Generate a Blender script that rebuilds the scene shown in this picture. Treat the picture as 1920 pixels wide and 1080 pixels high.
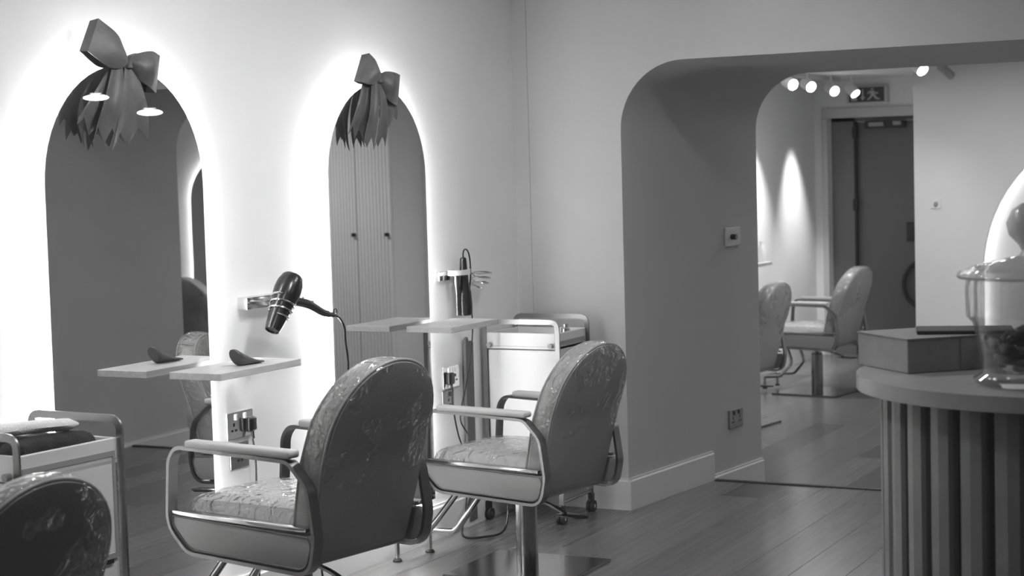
import bpy, bmesh, math, random
from mathutils import Vector, Matrix, Quaternion, noise
random.seed(7)
PI = math.pi
S = bpy.context.scene
for o in list(bpy.data.objects): bpy.data.objects.remove(o)

# ------------------------------------------------------------------ camera
def rot_axes(yaw, pitch, roll):
    cy, sy = math.cos(yaw), math.sin(yaw)
    f = Vector((sy*math.cos(pitch), cy*math.cos(pitch), math.sin(pitch)))
    r = Vector((cy, -sy, 0)); u = r.cross(f)
    return r*math.cos(roll)+u*math.sin(roll), -r*math.sin(roll)+u*math.cos(roll), f
CR, CU, CF = rot_axes(math.radians(-27.1487), math.radians(-3.7896), math.radians(-1.5859))
cam = bpy.data.objects.new('camera', bpy.data.cameras.new('camera'))
S.collection.objects.link(cam)
m = Matrix((CR, CU, -CF)).transposed().to_4x4(); m.translation = (3.658, 0, 1.54)
cam.matrix_world = m
cam.data.sensor_width = 36; cam.data.lens = 3276.45/1920*36
cam.data.clip_start = .05
cam.data.dof.use_dof = True; cam.data.dof.focus_distance = 5.9; cam.data.dof.aperture_fstop = 5.0
S.camera = cam
# ------------------------------------------------------------------ world, exposure
w = bpy.data.worlds.new('world'); S.world = w; w.use_nodes = True
w.node_tree.nodes['Background'].inputs[0].default_value = (.5, .5, .5, 1)
w.node_tree.nodes['Background'].inputs[1].default_value = .08
S.view_settings.view_transform = 'Standard'; S.view_settings.look = 'None'
S.view_settings.gamma = 1; S.view_settings.use_curve_mapping = False
S.view_settings.exposure = 1.15
LED_STRENGTH = 33.0
# ------------------------------------------------------------------ room lamps and added fills
def area(name, loc, size, power, target=None, spread=PI):
    d = bpy.data.lights.new(name, 'AREA'); d.shape = 'DISK'; d.size = size; d.energy = power; d.spread = spread
    o = bpy.data.objects.new(name, d); S.collection.objects.link(o); o.location = loc
    if target: o.rotation_euler = (Vector(target)-Vector(loc)).to_track_quat('-Z', 'Y').to_euler()
    return o
def spot(name, loc, target, power, ang, blend=.6, r=.03):
    d = bpy.data.lights.new(name, 'SPOT'); d.energy = power; d.spot_size = math.radians(ang); d.spot_blend = blend; d.shadow_soft_size = r
    o = bpy.data.objects.new(name, d); S.collection.objects.link(o); o.location = loc
    o.rotation_euler = (Vector(target)-Vector(loc)).to_track_quat('-Z', 'Y').to_euler()
    return o
area('ceiling_lamp', (1.5, 3.0, 2.55), .25, 6)
area('ceiling_lamp', (1.5, 4.7, 2.55), .25, 7)
area('ceiling_lamp', (1.35, 6.2, 2.55), .25, 4.5)
area('ceiling_lamp', (4.2, 5.0, 2.55), .3, 5)
area('wall_fill', (1.7, 4.4, 2.5), .22, 3.1, (0, 4.4, 1.0), math.radians(110))  # this and the next: fill lights added to brighten the left wall, no fixture
area('wall_fill', (1.7, 5.7, 2.5), .22, 1.8, (0, 5.6, 1.0), math.radians(110))
area('far_area_light', (1.2, 10.3, 2.2), .3, 14)
area('far_area_light', (4.0, 10.3, 2.2), .3, 13)
area('far_area_light', (-.1, 12.0, 2.2), .3, 5)  # unseen area light added to lift the left side of the far room
spot('far_wall_spot', (-.55, 14.0, 2.1), (-.85, 14.1, .6), 75, 56, 1)
spot('far_wall_spot', (-.5, 13.0, 2.1), (-.88, 13.1, .6), 75, 60, 1)
spot('far_room_spot', (-.2, 11.9, 2.05), (-.7, 11.6, 0), 32, 80, .9)
spot('far_room_spot', (.9, 10.9, 2.05), (.3, 12.4, 0), 7, 80, .9)

# ------------------------------------------------------------------ materials
def gray(v): return (v, v, v, 1)
MATS = {}
def mat(name, v=.5, rough=.5, metal=0, spec=.5, noise_amt=0, noise_scale=30, bump=0, bump_scale=60, coat=0, sheen=0, stretch=None):
    if name in MATS: return MATS[name]
    mt = bpy.data.materials.new(name); mt.use_nodes = True; nt = mt.node_tree; b = nt.nodes['Principled BSDF']
    b.inputs['Base Color'].default_value = gray(v); b.inputs['Roughness'].default_value = rough
    b.inputs['Metallic'].default_value = metal; b.inputs['Specular IOR Level'].default_value = spec
    b.inputs['Coat Weight'].default_value = coat; b.inputs['Coat Roughness'].default_value = .08
    b.inputs['Sheen Weight'].default_value = sheen
    tc = nt.nodes.new('ShaderNodeTexCoord'); mp = nt.nodes.new('ShaderNodeMapping'); nt.links.new(tc.outputs['Object'], mp.inputs[0])
    if stretch: mp.inputs['Scale'].default_value = stretch
    if noise_amt:
        n = nt.nodes.new('ShaderNodeTexNoise'); n.inputs['Scale'].default_value = noise_scale; n.inputs['Detail'].default_value = 4
        nt.links.new(mp.outputs[0], n.inputs['Vector'])
        r = nt.nodes.new('ShaderNodeMapRange'); r.inputs[1].default_value = .3; r.inputs[2].default_value = .7
        r.inputs[3].default_value = v*(1-noise_amt); r.inputs[4].default_value = v*(1+noise_amt)
        nt.links.new(n.outputs[0], r.inputs[0])
        cb = nt.nodes.new('ShaderNodeCombineColor')
        for i in range(3): nt.links.new(r.outputs[0], cb.inputs[i])
        nt.links.new(cb.outputs[0], b.inputs['Base Color'])
    if bump:
        n2 = nt.nodes.new('ShaderNodeTexNoise'); n2.inputs['Scale'].default_value = bump_scale; n2.inputs['Detail'].default_value = 3
        nt.links.new(mp.outputs[0], n2.inputs['Vector'])
        bp = nt.nodes.new('ShaderNodeBump'); bp.inputs['Strength'].default_value = bump; bp.inputs['Distance'].default_value = .01
        nt.links.new(n2.outputs[0], bp.inputs['Height']); nt.links.new(bp.outputs[0], b.inputs['Normal'])
    MATS[name] = mt; return mt
def emis(name, v, strength):
    mt = bpy.data.materials.new(name); mt.use_nodes = True; nt = mt.node_tree; nt.nodes.clear()
    e = nt.nodes.new('ShaderNodeEmission'); e.inputs[0].default_value = gray(v); e.inputs[1].default_value = strength
    o = nt.nodes.new('ShaderNodeOutputMaterial'); nt.links.new(e.outputs[0], o.inputs[0]); return mt
def clear_mat(name, gl_rough=.06, fac=.12, bump=0, bump_scale=20, tint=1.0, ior=1.45, white=0):
    mt = bpy.data.materials.new(name); mt.use_nodes = True; nt = mt.node_tree; nt.nodes.clear()
    t = nt.nodes.new('ShaderNodeBsdfTransparent'); t.inputs[0].default_value = gray(tint)
    g = nt.nodes.new('ShaderNodeBsdfGlossy'); g.inputs['Roughness'].default_value = gl_rough; g.inputs[0].default_value = gray(1)
    fr = nt.nodes.new('ShaderNodeFresnel'); geo = nt.nodes.new('ShaderNodeNewGeometry')
    ir = nt.nodes.new('ShaderNodeMapRange'); ir.inputs[3].default_value = ior; ir.inputs[4].default_value = 1/ior
    nt.links.new(geo.outputs['Backfacing'], ir.inputs[0]); nt.links.new(ir.outputs[0], fr.inputs[0])   # thin films: same reflectance from both sides
    ad = nt.nodes.new('ShaderNodeMath'); ad.operation = 'ADD'; ad.inputs[1].default_value = fac; ad.use_clamp = True
    nt.links.new(fr.outputs[0], ad.inputs[0])
    mx = nt.nodes.new('ShaderNodeMixShader'); nt.links.new(ad.outputs[0], mx.inputs[0])
    nt.links.new(t.outputs[0], mx.inputs[1]); nt.links.new(g.outputs[0], mx.inputs[2])
    last = mx
    if white:
        d = nt.nodes.new('ShaderNodeBsdfDiffuse'); d.inputs[0].default_value = gray(.8)
        m2 = nt.nodes.new('ShaderNodeMixShader'); m2.inputs[0].default_value = white
        nt.links.new(mx.outputs[0], m2.inputs[1]); nt.links.new(d.outputs[0], m2.inputs[2]); last = m2
    if bump:
        tc = nt.nodes.new('ShaderNodeTexCoord'); n = nt.nodes.new('ShaderNodeTexNoise')
        n.inputs['Scale'].default_value = bump_scale; n.inputs['Detail'].default_value = 2; n.inputs['Distortion'].default_value = 1.2
        nt.links.new(tc.outputs['Object'], n.inputs['Vector'])
        bp = nt.nodes.new('ShaderNodeBump'); bp.inputs['Strength'].default_value = bump; bp.inputs['Distance'].default_value = .03
        nt.links.new(n.outputs[0], bp.inputs['Height'])
        nt.links.new(bp.outputs[0], g.inputs['Normal']); nt.links.new(bp.outputs[0], fr.inputs['Normal'])
    o = nt.nodes.new('ShaderNodeOutputMaterial'); nt.links.new(last.outputs[0], o.inputs[0]); return mt

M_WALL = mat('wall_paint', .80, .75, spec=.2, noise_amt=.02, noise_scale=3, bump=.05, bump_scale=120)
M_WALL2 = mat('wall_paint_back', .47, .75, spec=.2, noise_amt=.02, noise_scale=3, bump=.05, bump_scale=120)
M_CEIL = mat('ceiling_paint', .7, .8)
M_BASE = mat('skirting_paint', .62, .5, spec=.3)
M_WOOD = [mat('oak_plank_%s' % n, v, r, noise_amt=.16, noise_scale=5, bump=.03, bump_scale=6, stretch=(7, .22, 1), spec=.45)
          for n, v, r in (('pale', .155, .25), ('mid', .12, .27), ('dark', .085, .28), ('warm', .135, .24))]
M_SUB = mat('subfloor', .03, .9)
M_MIRROR = mat('mirror_silver', .82, .0, metal=1)
M_DARKBACK = mat('mirror_backing', .2, .6)
M_LED = emis('led_light', 1, LED_STRENGTH)
M_COLUMN = mat('column_chrome', .33, .2, metal=1)
M_CHROME = mat('chrome', .68, .16, metal=1)
M_BAND = mat('brushed_steel_band', .27, .34, metal=1)
M_VINYL = mat('grey_vinyl', .29, .42, spec=.4, bump=.12, bump_scale=250)
M_VINYLD = mat('dark_grey_vinyl', .15, .45, spec=.4, bump=.12, bump_scale=250)
M_PAD = mat('pale_trim', .30, .5)
M_ARM = mat('pale_arm_pad', .50, .5)
M_PIPE = mat('piping', .12, .4)
M_SEAT = mat('seat_vinyl', .48, .45, bump=.08, bump_scale=40)
M_PLASTIC = clear_mat('clear_plastic_film', .10, .07, bump=.9, bump_scale=22, white=.03)
M_BLACK = mat('black_plastic', .012, .25)
M_RUBBER = mat('black_rubber', .02, .6)
M_BASEPLATE = mat('polished_base_plate', .14, .18, metal=1)
M_SHELF = mat('shelf_wood', .50, .45, noise_amt=.12, noise_scale=5, stretch=(12, 2, 12))
M_BOW = mat('satin_ribbon', .095, .5, sheen=.15, noise_amt=.3, noise_scale=14, bump=.4, bump_scale=22)
M_WHITE = mat('white_plastic', .75, .4)
M_WHITEMETAL = mat('white_enamel', .66, .4, bump=.02, bump_scale=40)
M_TOWELW = mat('white_towel', .75, .95, bump=.5, bump_scale=260)
M_TOWELB = mat('black_cloth', .015, .95, bump=.5, bump_scale=200)
M_COUNTER = mat('counter_paint', .23, .5, noise_amt=.06, noise_scale=10)
M_COUNTERD = mat('counter_recess', .035, .8)
M_CTOP = mat('counter_top', .34, .38, noise_amt=.06, noise_scale=14)
M_CARD = mat('grey_cardboard', .27, .7, noise_amt=.05, noise_scale=40)
M_DOOR = mat('dark_door', .13, .5)
M_FRAME = mat('door_frame_paint', .36, .5)
M_LIGHTF = mat('pale_architrave', .55, .5)
M_GLASS = clear_mat('jar_glass', .03, .06, tint=.86)
M_PANE = clear_mat('window_glass', .0, .0, tint=.98)
M_SPOTFACE = emis('spot_face', 1, 9)
M_SIGN = mat('sign_dark', .05, .4)
M_SIGNW = mat('sign_symbol', .5, .5)
M_NICHE = mat('niche_paint', .74, .7)

# ------------------------------------------------------------------ helpers
def link(o):
    S.collection.objects.link(o); return o
def obj(name, bm, mt, parent=None, smooth=False, kind=None, label=None):
    bmesh.ops.recalc_face_normals(bm, faces=bm.faces)
    me = bpy.data.meshes.new(name); bm.to_mesh(me); bm.free()
    me.materials.append(mt)
    if smooth:
        for p in me.polygons: p.use_smooth = True
        try: me.set_sharp_from_angle(angle=math.radians(38))
        except Exception: pass
    o = bpy.data.objects.new(name, me); link(o)
    if parent: o.parent = parent
    if kind: o['kind'] = kind
    if label: o['label'] = label
    return o
def thing(name, label, cat, loc=(0, 0, 0), rz=0, group=None):
    o = bpy.data.objects.new(name, None); link(o); o.empty_display_size = .05
    o.location = loc; o.rotation_euler = (0, 0, rz); tag(o, label, cat, group); return o
def tag(o, label, cat, group=None):
    o['label'] = label; o['category'] = cat
    if group: o['group'] = group
    return o
def B(): return bmesh.new()
def box(bm, x0, x1, y0, y1, z0, z1, bev=0, seg=2, mtx=None):
    r = bmesh.ops.create_cube(bm, size=1)
    vs = r['verts']
    for v in vs: v.co = Vector(((x0+x1)/2+v.co.x*(x1-x0), (y0+y1)/2+v.co.y*(y1-y0), (z0+z1)/2+v.co.z*(z1-z0)))
    if bev:
        es = list({e for v in vs for e in v.link_edges})
        rr = bmesh.ops.bevel(bm, geom=es, offset=bev, segments=seg, affect='EDGES', profile=.5)
        vs = list({v for f in rr['faces'] for v in f.verts} | {v for v in vs if v.is_valid})
    if mtx:
        for v in vs: v.co = mtx @ v.co
    return bm
def catmull(pts, n=8, closed=False):
    P = [Vector(p) for p in pts]; out = []
    N = len(P)
    rng = range(N) if closed else range(N-1)
    for i in rng:
        p0 = P[(i-1) % N] if (closed or i > 0) else P[0]*2-P[1]
        p1, p2 = P[i], P[(i+1) % N]
        p3 = P[(i+2) % N] if (closed or i+2 < N) else P[-1]*2-P[-2]
        for k in range(n):
            t = k/n
            out.append(.5*((2*p1)+(-p0+p2)*t+(2*p0-5*p1+4*p2-p3)*t*t+(-p0+3*p1-3*p2+p3)*t**3))
    if not closed: out.append(P[-1])
    return out
def fillet(pts, r, seg=6, closed=False):
    P = [Vector(p) for p in pts]; out = []; N = len(P)
    for i, p in enumerate(P):
        if not closed and i in (0, N-1): out.append(p); continue
        rr = r[i] if isinstance(r, (list, tuple)) else r
        a = P[(i-1) % N]-p; b = P[(i+1) % N]-p
        if rr <= 0: out.append(p); continue
        ang = a.angle(b); d = min(rr/math.tan(ang/2), a.length*.49, b.length*.49)
        p0 = p+a.normalized()*d; p1 = p+b.normalized()*d
        for k in range(seg+1):
            t = k/seg; out.append((1-t)**2*p0+2*t*(1-t)*p+t*t*p1)
    return out
def sweep(bm, pts, prof, closed=False, up=None, caps=True):
    """prof: list of (a,b) offsets along side and up vectors"""
    P = [Vector(p) for p in pts]; N = len(P); rings = []
    ref = None
    for i, p in enumerate(P):
        if closed: t = P[(i+1) % N]-P[(i-1) % N]
        else: t = P[min(i+1, N-1)]-P[max(i-1, 0)]
        t.normalize()
        if up is not None:
            u = Vector(up); s = t.cross(u).normalized(); q = s.cross(t).normalized()
            s, q = s, q
        else:
            if ref is None:
                ref = Vector((0, 0, 1)) if abs(t.z) < .9 else Vector((1, 0, 0))
                s = t.cross(ref).normalized()
            else:
                s = (s-t*s.dot(t)).normalized()
            q = s.cross(t).normalized()
        rings.append([bm.verts.new(p+s*a+q*b) for a, b in prof])
    K = len(prof)
    for i in range(N if closed else N-1):
        A, Bq = rings[i], rings[(i+1) % N]
        for k in range(K):
            bm.faces.new((A[k], A[(k+1) % K], Bq[(k+1) % K], Bq[k]))
    if caps and not closed:
        bm.faces.new(rings[0]); bm.faces.new(rings[-1][::-1])
    return bm
def circ(r, n=10): return [(r*math.cos(2*PI*k/n), r*math.sin(2*PI*k/n)) for k in range(n)]
def rect(a, b): return [(-a/2, -b/2), (a/2, -b/2), (a/2, b/2), (-a/2, b/2)]
def tube(bm, pts, r, n=10, closed=False): return sweep(bm, pts, circ(r, n), closed)
def lathe(bm, prof, n=32, cx=0, cy=0, cz=0, mtx=None, a0=0, a1=2*PI):
    full = abs(a1-a0-2*PI) < 1e-6
    rings = []
    for r, z in prof:
        if r < 1e-6:
            v = bm.verts.new((cx, cy, cz+z)); rings.append([v])
        else:
            rings.append([bm.verts.new((cx+r*math.cos(a0+(a1-a0)*k/n), cy+r*math.sin(a0+(a1-a0)*k/n), cz+z)) for k in range(n)])
    for A, Bq in zip(rings[:-1], rings[1:]):
        for k in range(n):
            k2 = (k+1) % n
            if len(A) == 1 and len(Bq) == 1: continue
            if len(A) == 1: bm.faces.new((A[0], Bq[k], Bq[k2]))
            elif len(Bq) == 1: bm.faces.new((A[k], A[k2], Bq[0]))
            else: bm.faces.new((A[k], A[k2], Bq[k2], Bq[k]))
    if mtx:
        for rr in rings:
            for v in rr: v.co = mtx @ v.co
    return bm
def prism(bm, poly, axis, a, b, bev=0, seg=2):
    """poly 2D points; axis 0: poly=(y,z) extruded in x; 1: (x,z) along y; 2: (x,y) along z"""
    def mk(p, t):
        return (t, p[0], p[1]) if axis == 0 else ((p[0], t, p[1]) if axis == 1 else (p[0], p[1], t))
    A = [bm.verts.new(mk(p, a)) for p in poly]; Bq = [bm.verts.new(mk(p, b)) for p in poly]
    fa = bm.faces.new(A); fb = bm.faces.new(Bq[::-1]); n = len(poly)
    for i in range(n): bm.faces.new((A[i], Bq[i], Bq[(i+1) % n], A[(i+1) % n]))
    if bev:
        es = [e for e in list(fa.edges)+list(fb.edges)]
        bmesh.ops.bevel(bm, geom=es, offset=bev, segments=seg, affect='EDGES', profile=.5)
    return bm
def cyl(bm, p0, p1, r, n=16, r2=None):
    p0, p1 = Vector(p0), Vector(p1); d = p1-p0; q = d.to_track_quat('Z', 'Y').to_matrix().to_4x4(); q.translation = p0
    L = d.length; r2 = r if r2 is None else r2
    return lathe(bm, [(0, 0), (r, 0), (r2, L), (0, L)], n, mtx=q)
def arch_poly(yc, w, z0, ztop, n=20, rise=None):
    """arched outline: half width w, semicircle top of radius w ending at ztop"""
    rise = w if rise is None else rise
    zs = ztop-rise
    pts = [(yc-w, z0), (yc+w, z0)]
    for k in range(n+1):
        a = PI*k/n; pts.append((yc+w*math.cos(a), zs+rise*math.sin(a)))
    return pts
def struct(o, **k):
    o['kind'] = 'structure'; return o
def copy_tree(root, loc, rz=None, label=None):
    r = root.copy(); link(r); r.location = loc
    if rz is not None: r.rotation_euler = (0, 0, rz)
    if label: r['label'] = label
    for c in list(root.children):
        cc = c.copy(); link(cc); cc.parent = r
        for g in c.children:
            gg = g.copy(); link(gg); gg.parent = cc
    return r

# ================================================================== SETTING
NEAR_H, FAR_H, FLO = 2.6, 2.25, -.12
YB, YF, YS = 7.2, 8.6, 8.03          # back wall front face, far face of the archway, floor step
# left wall of the near room
struct(obj('wall_left', box(B(), -.12, 0, .6, YB+.0, -.05, NEAR_H), M_WALL))
struct(obj('baseboard_left', prism(B(), [(0, 0), (.016, 0), (.016, .13), (.010, .136), (.010, .144), (0, .144)], 1, .9, YB), M_WHITE))
# back wall with the deep rounded archway
def opening(xl, xr, ztop, r, z0, n=12):
    pts = [(xl, z0), (xl, ztop-r)]
    for k in range(1, n): a = PI-PI/2*k/n; pts.append((xl+r+r*math.cos(a), ztop-r+r*math.sin(a)))
    pts += [(xl+r, ztop), (xr-r, ztop)]
    for k in range(1, n): a = PI/2-PI/2*k/n; pts.append((xr-r+r*math.cos(a), ztop-r+r*math.sin(a)))
    pts += [(xr, ztop-r), (xr, z0)]
    return pts
def archwall():
    bm = B()
    near = opening(.533, 3.07, 2.013, .30, -.2); far = opening(.68, 3.14, 2.0, .28, -.2)
    def ring(pts, y): return [bm.verts.new((x, y, z)) for x, z in pts]
    n1, f1 = ring(near, YB), ring(far, YF)
    o1 = ring([(7.0, -.2), (7.0, NEAR_H+.1), (-.12, NEAR_H+.1), (-.12, -.2)], YB)
    o2 = ring([(7.0, -.2), (7.0, NEAR_H+.1), (-1.1, NEAR_H+.1), (-1.1, -.2)], YF)
    bm.faces.new(n1+o1); bm.faces.new(f1+o2)
    for i in range(len(n1)-1): bm.faces.new((n1[i], f1[i], f1[i+1], n1[i+1]))
    return bm
bm = archwall()
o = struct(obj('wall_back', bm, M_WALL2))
for p in o.data.polygons:
    if len(p.vertices) == 4: p.use_smooth = True
try: o.data.set_sharp_from_angle(angle=math.radians(40))
except Exception: pass
struct(obj('trim_1', box(B(), 0, .075, YB-.004, YB, .144, NEAR_H), M_WALL2))        # slim boxing in the corner
SK = [(0, 0), (.016, 0), (.016, .13), (.010, .136), (.010, .144), (0, .144)]
def skirt(name, p0, p1, z, mtl=M_BASE, nrm=None):
    """board from p0 to p1 (xy), standing proud to the side nrm"""
    p0, p1 = Vector(p0).to_3d(), Vector(p1).to_3d(); n = Vector(nrm).to_3d().normalized(); bm = B()
    A = [bm.verts.new(p0+n*a+Vector((0, 0, z+b))) for a, b in SK]; C2 = [bm.verts.new(p1+n*a+Vector((0, 0, z+b))) for a, b in SK]
    bm.faces.new(A); bm.faces.new(C2[::-1])
    for i in range(6): bm.faces.new((A[i], C2[i], C2[(i+1) % 6], A[(i+1) % 6]))
    return struct(obj(name, bm, mtl))
xj = lambda y: .533+.1045*(y-YB)
skirt('baseboard_back', (.016, YB), (.548, YB), 0, nrm=(0, -1))
skirt('baseboard_jamb', (xj(YB)+.0, YB-.014), (xj(YS), YS), 0, nrm=(1, -.1045))
skirt('baseboard_jamb_low', (xj(YS), YS), (xj(YF), YF), FLO, nrm=(1, -.1045))
skirt('baseboard_jamb_right', (3.07, YB), (3.14, YF), FLO, nrm=(-1, 0))
skirt('baseboard_back_right', (3.07, YB), (6.9, YB), 0, nrm=(0, -1))
# walls that only the mirrors and the light know
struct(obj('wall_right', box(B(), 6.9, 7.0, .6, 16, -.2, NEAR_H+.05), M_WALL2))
struct(obj('ceiling', box(B(), -.12, 7.0, .6, YB, NEAR_H, NEAR_H+.1), M_CEIL))
struct(obj('ceiling_far', box(B(), -1.1, 7.0, YF, 15.2, FAR_H, FAR_H+.1), M_CEIL))
# shop front: low wall, frame and pane between camera and room
f = struct(obj('window_1', box(B(), -.12, 7.0, .8, .92, -.05, .35), M_FRAME))
bm = B()
for x in (-.1, 6.9): box(bm, x-.04, x+.04, .82, .9, .35, NEAR_H)
box(bm, -.12, 7, .82, .9, NEAR_H-.05, NEAR_H+.05)
obj('window_frame', bm, M_FRAME, f)
obj('window_pane', box(B(), -.06, 6.86, .858, .8585, .35, NEAR_H-.05), M_PANE, f)
# far room walls
struct(obj('wall_far_left', box(B(), -1.1, -.9, YF, 15.2, -.3, FAR_H+.05), M_WALL))
PX0, PY = .64, 12.0
DY = 14.7
# end wall with the door recess
bm = B()
box(bm, -.9, -.78, DY, DY+.3, FLO, FAR_H); box(bm, -.78, PX0, DY, DY+.3, 1.95, FAR_H)
struct(obj('wall_end', bm, M_WALL))
d = struct(obj('door_1', box(B(), -.565, .45, DY+.14, DY+.19, FLO+.01, 1.885, .003), M_DOOR))
bm = B(); box(bm, -.78, -.575, DY+.10, DY+.2, FLO, 1.95); box(bm, -.78, PX0, DY+.10, DY+.2, 1.895, 1.96)
obj('door_frame', bm, mat('door_reveal', .17, .5), d)
bm = B(); box(bm, -.58, -.562, DY+.085, DY+.135, FLO, 1.9)
for z in (.25, 1.18, 1.80): box(bm, -.59, -.55, DY+.07, DY+.12, z-.05, z+.05, .004)
obj('door_hinge', bm, M_RUBBER, d)
bm = B(); box(bm, -.47, -.13, DY+.04, DY+.135, 1.83, 1.89, .006)
obj('door_closer', bm, M_BLACK, d)
bm = B(); box(bm, -.43, -.30, DY+.01, DY+.05, 1.845, 1.88, .004); box(bm, -.22, -.15, DY+.01, DY+.05, 1.85, 1.885, .004)
obj('closer_arm', bm, M_PAD, d)
bm = B(); box(bm, -.13, .0, DY+.07, DY+.14, .86, 1.02, .006)
obj('door_lock', bm, M_BLACK, d)
bm = B(); box(bm, -.83, PX0, DY-.02, DY+.01, 1.925, 2.01, .004); box(bm, -.83, -.78, DY-.02, DY+.01, FLO, 1.923, .004)
struct(obj('trim_2', bm, M_LIGHTF))
# partition with the back-lit arched niche
NXC, NR, NZ = 2.1, 1.0, .78
def niche_pts(r, y, grow=0, n=32):
    out = [(NXC-r, .0), ]
    for k in range(n+1):
        a = PI-PI*k/n; out.append((NXC+r*math.cos(a), NZ+r*math.sin(a)))
    out.append((NXC+r, .0)); return out
bm = B()
inner = [bm.verts.new((x, PY, z)) for x, z in niche_pts(NR, 0)]
inner2 = [bm.verts.new((x, PY+.06, z)) for x, z in niche_pts(NR, 0)]
outer = [bm.verts.new(p) for p in ((6.9, PY, .0), (6.9, PY, FAR_H), (PX0, PY, FAR_H), (PX0, PY, 0.0))]
bm.faces.new(inner+outer)
for i in range(len(inner)-1): bm.faces.new((inner[i], inner2[i], inner2[i+1], inner[i+1]))
q = [bm.verts.new(p) for p in ((PX0, PY, FLO), (6.9, PY, FLO), (6.9, PY, 0), (PX0, PY, 0))]
bm.faces.new(q)
q = [bm.verts.new(p) for p in ((PX0, PY, FLO), (PX0, DY+.3, FLO), (PX0, DY+.3, FAR_H), (PX0, PY, FAR_H))]
bm.faces.new(q)
q = [bm.verts.new(p) for p in ((NXC-1, PY, 0), (NXC-1, PY+.06, 0), (NXC+1, PY+.06, 0), (NXC+1, PY, 0))]
bm.faces.new(q)
struct(obj('wall_partition', bm, M_WALL))
nb = struct(obj('trim_3', box(B(), NXC-1.1, NXC+1.1, PY+.12, PY+.14, -.02, NZ+1.1), M_NICHE))   # panel at the back of the niche
pts = [Vector((x, PY+.085, z)) for x, z in niche_pts(NR+.03, 0)]
obj('led_strip', sweep(B(), pts, rect(.012, .02), up=(0, 1, 0)), emis('niche_led', 1, 6), nb)
skirt('baseboard_partition', (PX0, PY), (6.9, PY), FLO, nrm=(0, -1))
skirt('baseboard_far_left', (-.9, YF), (-.9, DY), FLO, nrm=(1, 0))

# floor boards, one by one
fl = struct(obj('floor', box(B(), -.12, 7.0, .6, YS, FLO-.1, -.012), M_SUB))
fl2 = struct(obj('floor_far', box(B(), -1.1, 7.0, YS, 15.2, FLO-.15, FLO-.012), M_SUB))
PW = .2
def planks(parent, x0, x1, y0, y1, z, length, seed):
    rnd = random.Random(seed); x = x0; cnt = 0; row = 0
    cache = {}
    while x < x1-.01:
        y = y0-rnd.uniform(0, length*.8)
        wd = min(PW, x1-x)
        while y < y1:
            a, b = max(y, y0), min(y+length, y1); y += length
            if b-a < .03: continue
            key = (round(b-a, 3), round(wd, 3), rnd.randrange(4))
            if key not in cache:
                bm = B(); box(bm, .0006, wd-.0006, .0006, b-a-.0006, -.014, 0, .0008, 1)
                pl = obj('plank', bm, M_WOOD[key[2]], parent); cache[key] = pl
                pl.location = (x, a, z)
            else:
                pl = cache[key].copy(); link(pl); pl.location = (x, a, z)
            cnt += 1
        x += PW; row += 1
    return cnt
planks(fl, 0.0, 6.9, 2.2, YS, 0, 1.9, 3)
planks(fl2, -.9, 6.9, YS, DY+.1, FLO, 2.1, 5)
struct(obj('trim_4', box(B(), .64, 3.09, YS-.025, YS+.01, -.11, .006, .003), M_RUBBER))    # dark nosing on the edge of the step

# ================================================================== MIRRORS
def mirror(yc, w, ztop, label):
    t = thing('arched_mirror', label, 'mirror', (0, yc, .19), group='back-lit arched mirrors on the left wall')
    zt = ztop-.19
    obj('glass', prism(B(), arch_poly(0, w, 0, zt, 28, w*.98), 0, .050, .056), M_MIRROR, t)
    obj('backing', prism(B(), arch_poly(0, w-.05, .05, zt-.05, 24, w-.05), 0, .002, .0495), M_DARKBACK, t)
    P = arch_poly(0, w-.035, .035, zt-.035, 32, w-.035)
    obj('led_strip', sweep(B(), [(0.030, y, z) for y, z in P], rect(.018, .010), closed=True, up=(1, 0, 0)), M_LED, t)
    return t
mirror(4.385, .384, 1.91, 'tall arched back-lit mirror on the left, with the larger bow')
mirror(5.905, .366, 1.897, 'tall arched back-lit mirror further right, with the smaller bow')
mirror(2.88, .381, 1.917, 'arched back-lit mirror behind the front trolley, left of the frame')

# ================================================================== BOWS
def ribbon(bm, ea, eb, nu=24, nv=6, belly=0.0, thick=.0022, ripple=0.0):
    """surface between the edge polylines ea and eb (same count), folded out towards the room by belly"""
    A, Bq = catmull(ea, 6), catmull(eb, 6)
    rows = []
    N = len(A)
    for i in range(N):
        row = []
        for k in range(nv+1):
            t = k/nv; p = A[i].lerp(Bq[i], t); s = i/(N-1)
            p.x += belly*math.sin(PI*t)*math.sin(PI*min(1, s*.9+.1)) + ripple*math.sin(3*PI*t+.5)*s
            row.append(p)
        rows.append(row)
    F = [[bm.verts.new(p) for p in r] for r in rows]
    Bk = [[bm.verts.new(p-Vector((thick, 0, 0))) for p in r] for r in rows]
    for i in range(N-1):
        for k in range(nv):
            bm.faces.new((F[i][k], F[i][k+1], F[i+1][k+1], F[i+1][k])); bm.faces.new((Bk[i][k], Bk[i+1][k], Bk[i+1][k+1], Bk[i][k+1]))
    for i in range(N-1):
        bm.faces.new((F[i][0], F[i+1][0], Bk[i+1][0], Bk[i][0])); bm.faces.new((F[i][nv], Bk[i][nv], Bk[i+1][nv], F[i+1][nv]))
    for k in range(nv):
        bm.faces.new((F[0][k], Bk[0][k], Bk[0][k+1], F[0][k+1])); bm.faces.new((F[-1][k], F[-1][k+1], Bk[-1][k+1], Bk[-1][k]))
    return bm
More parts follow.
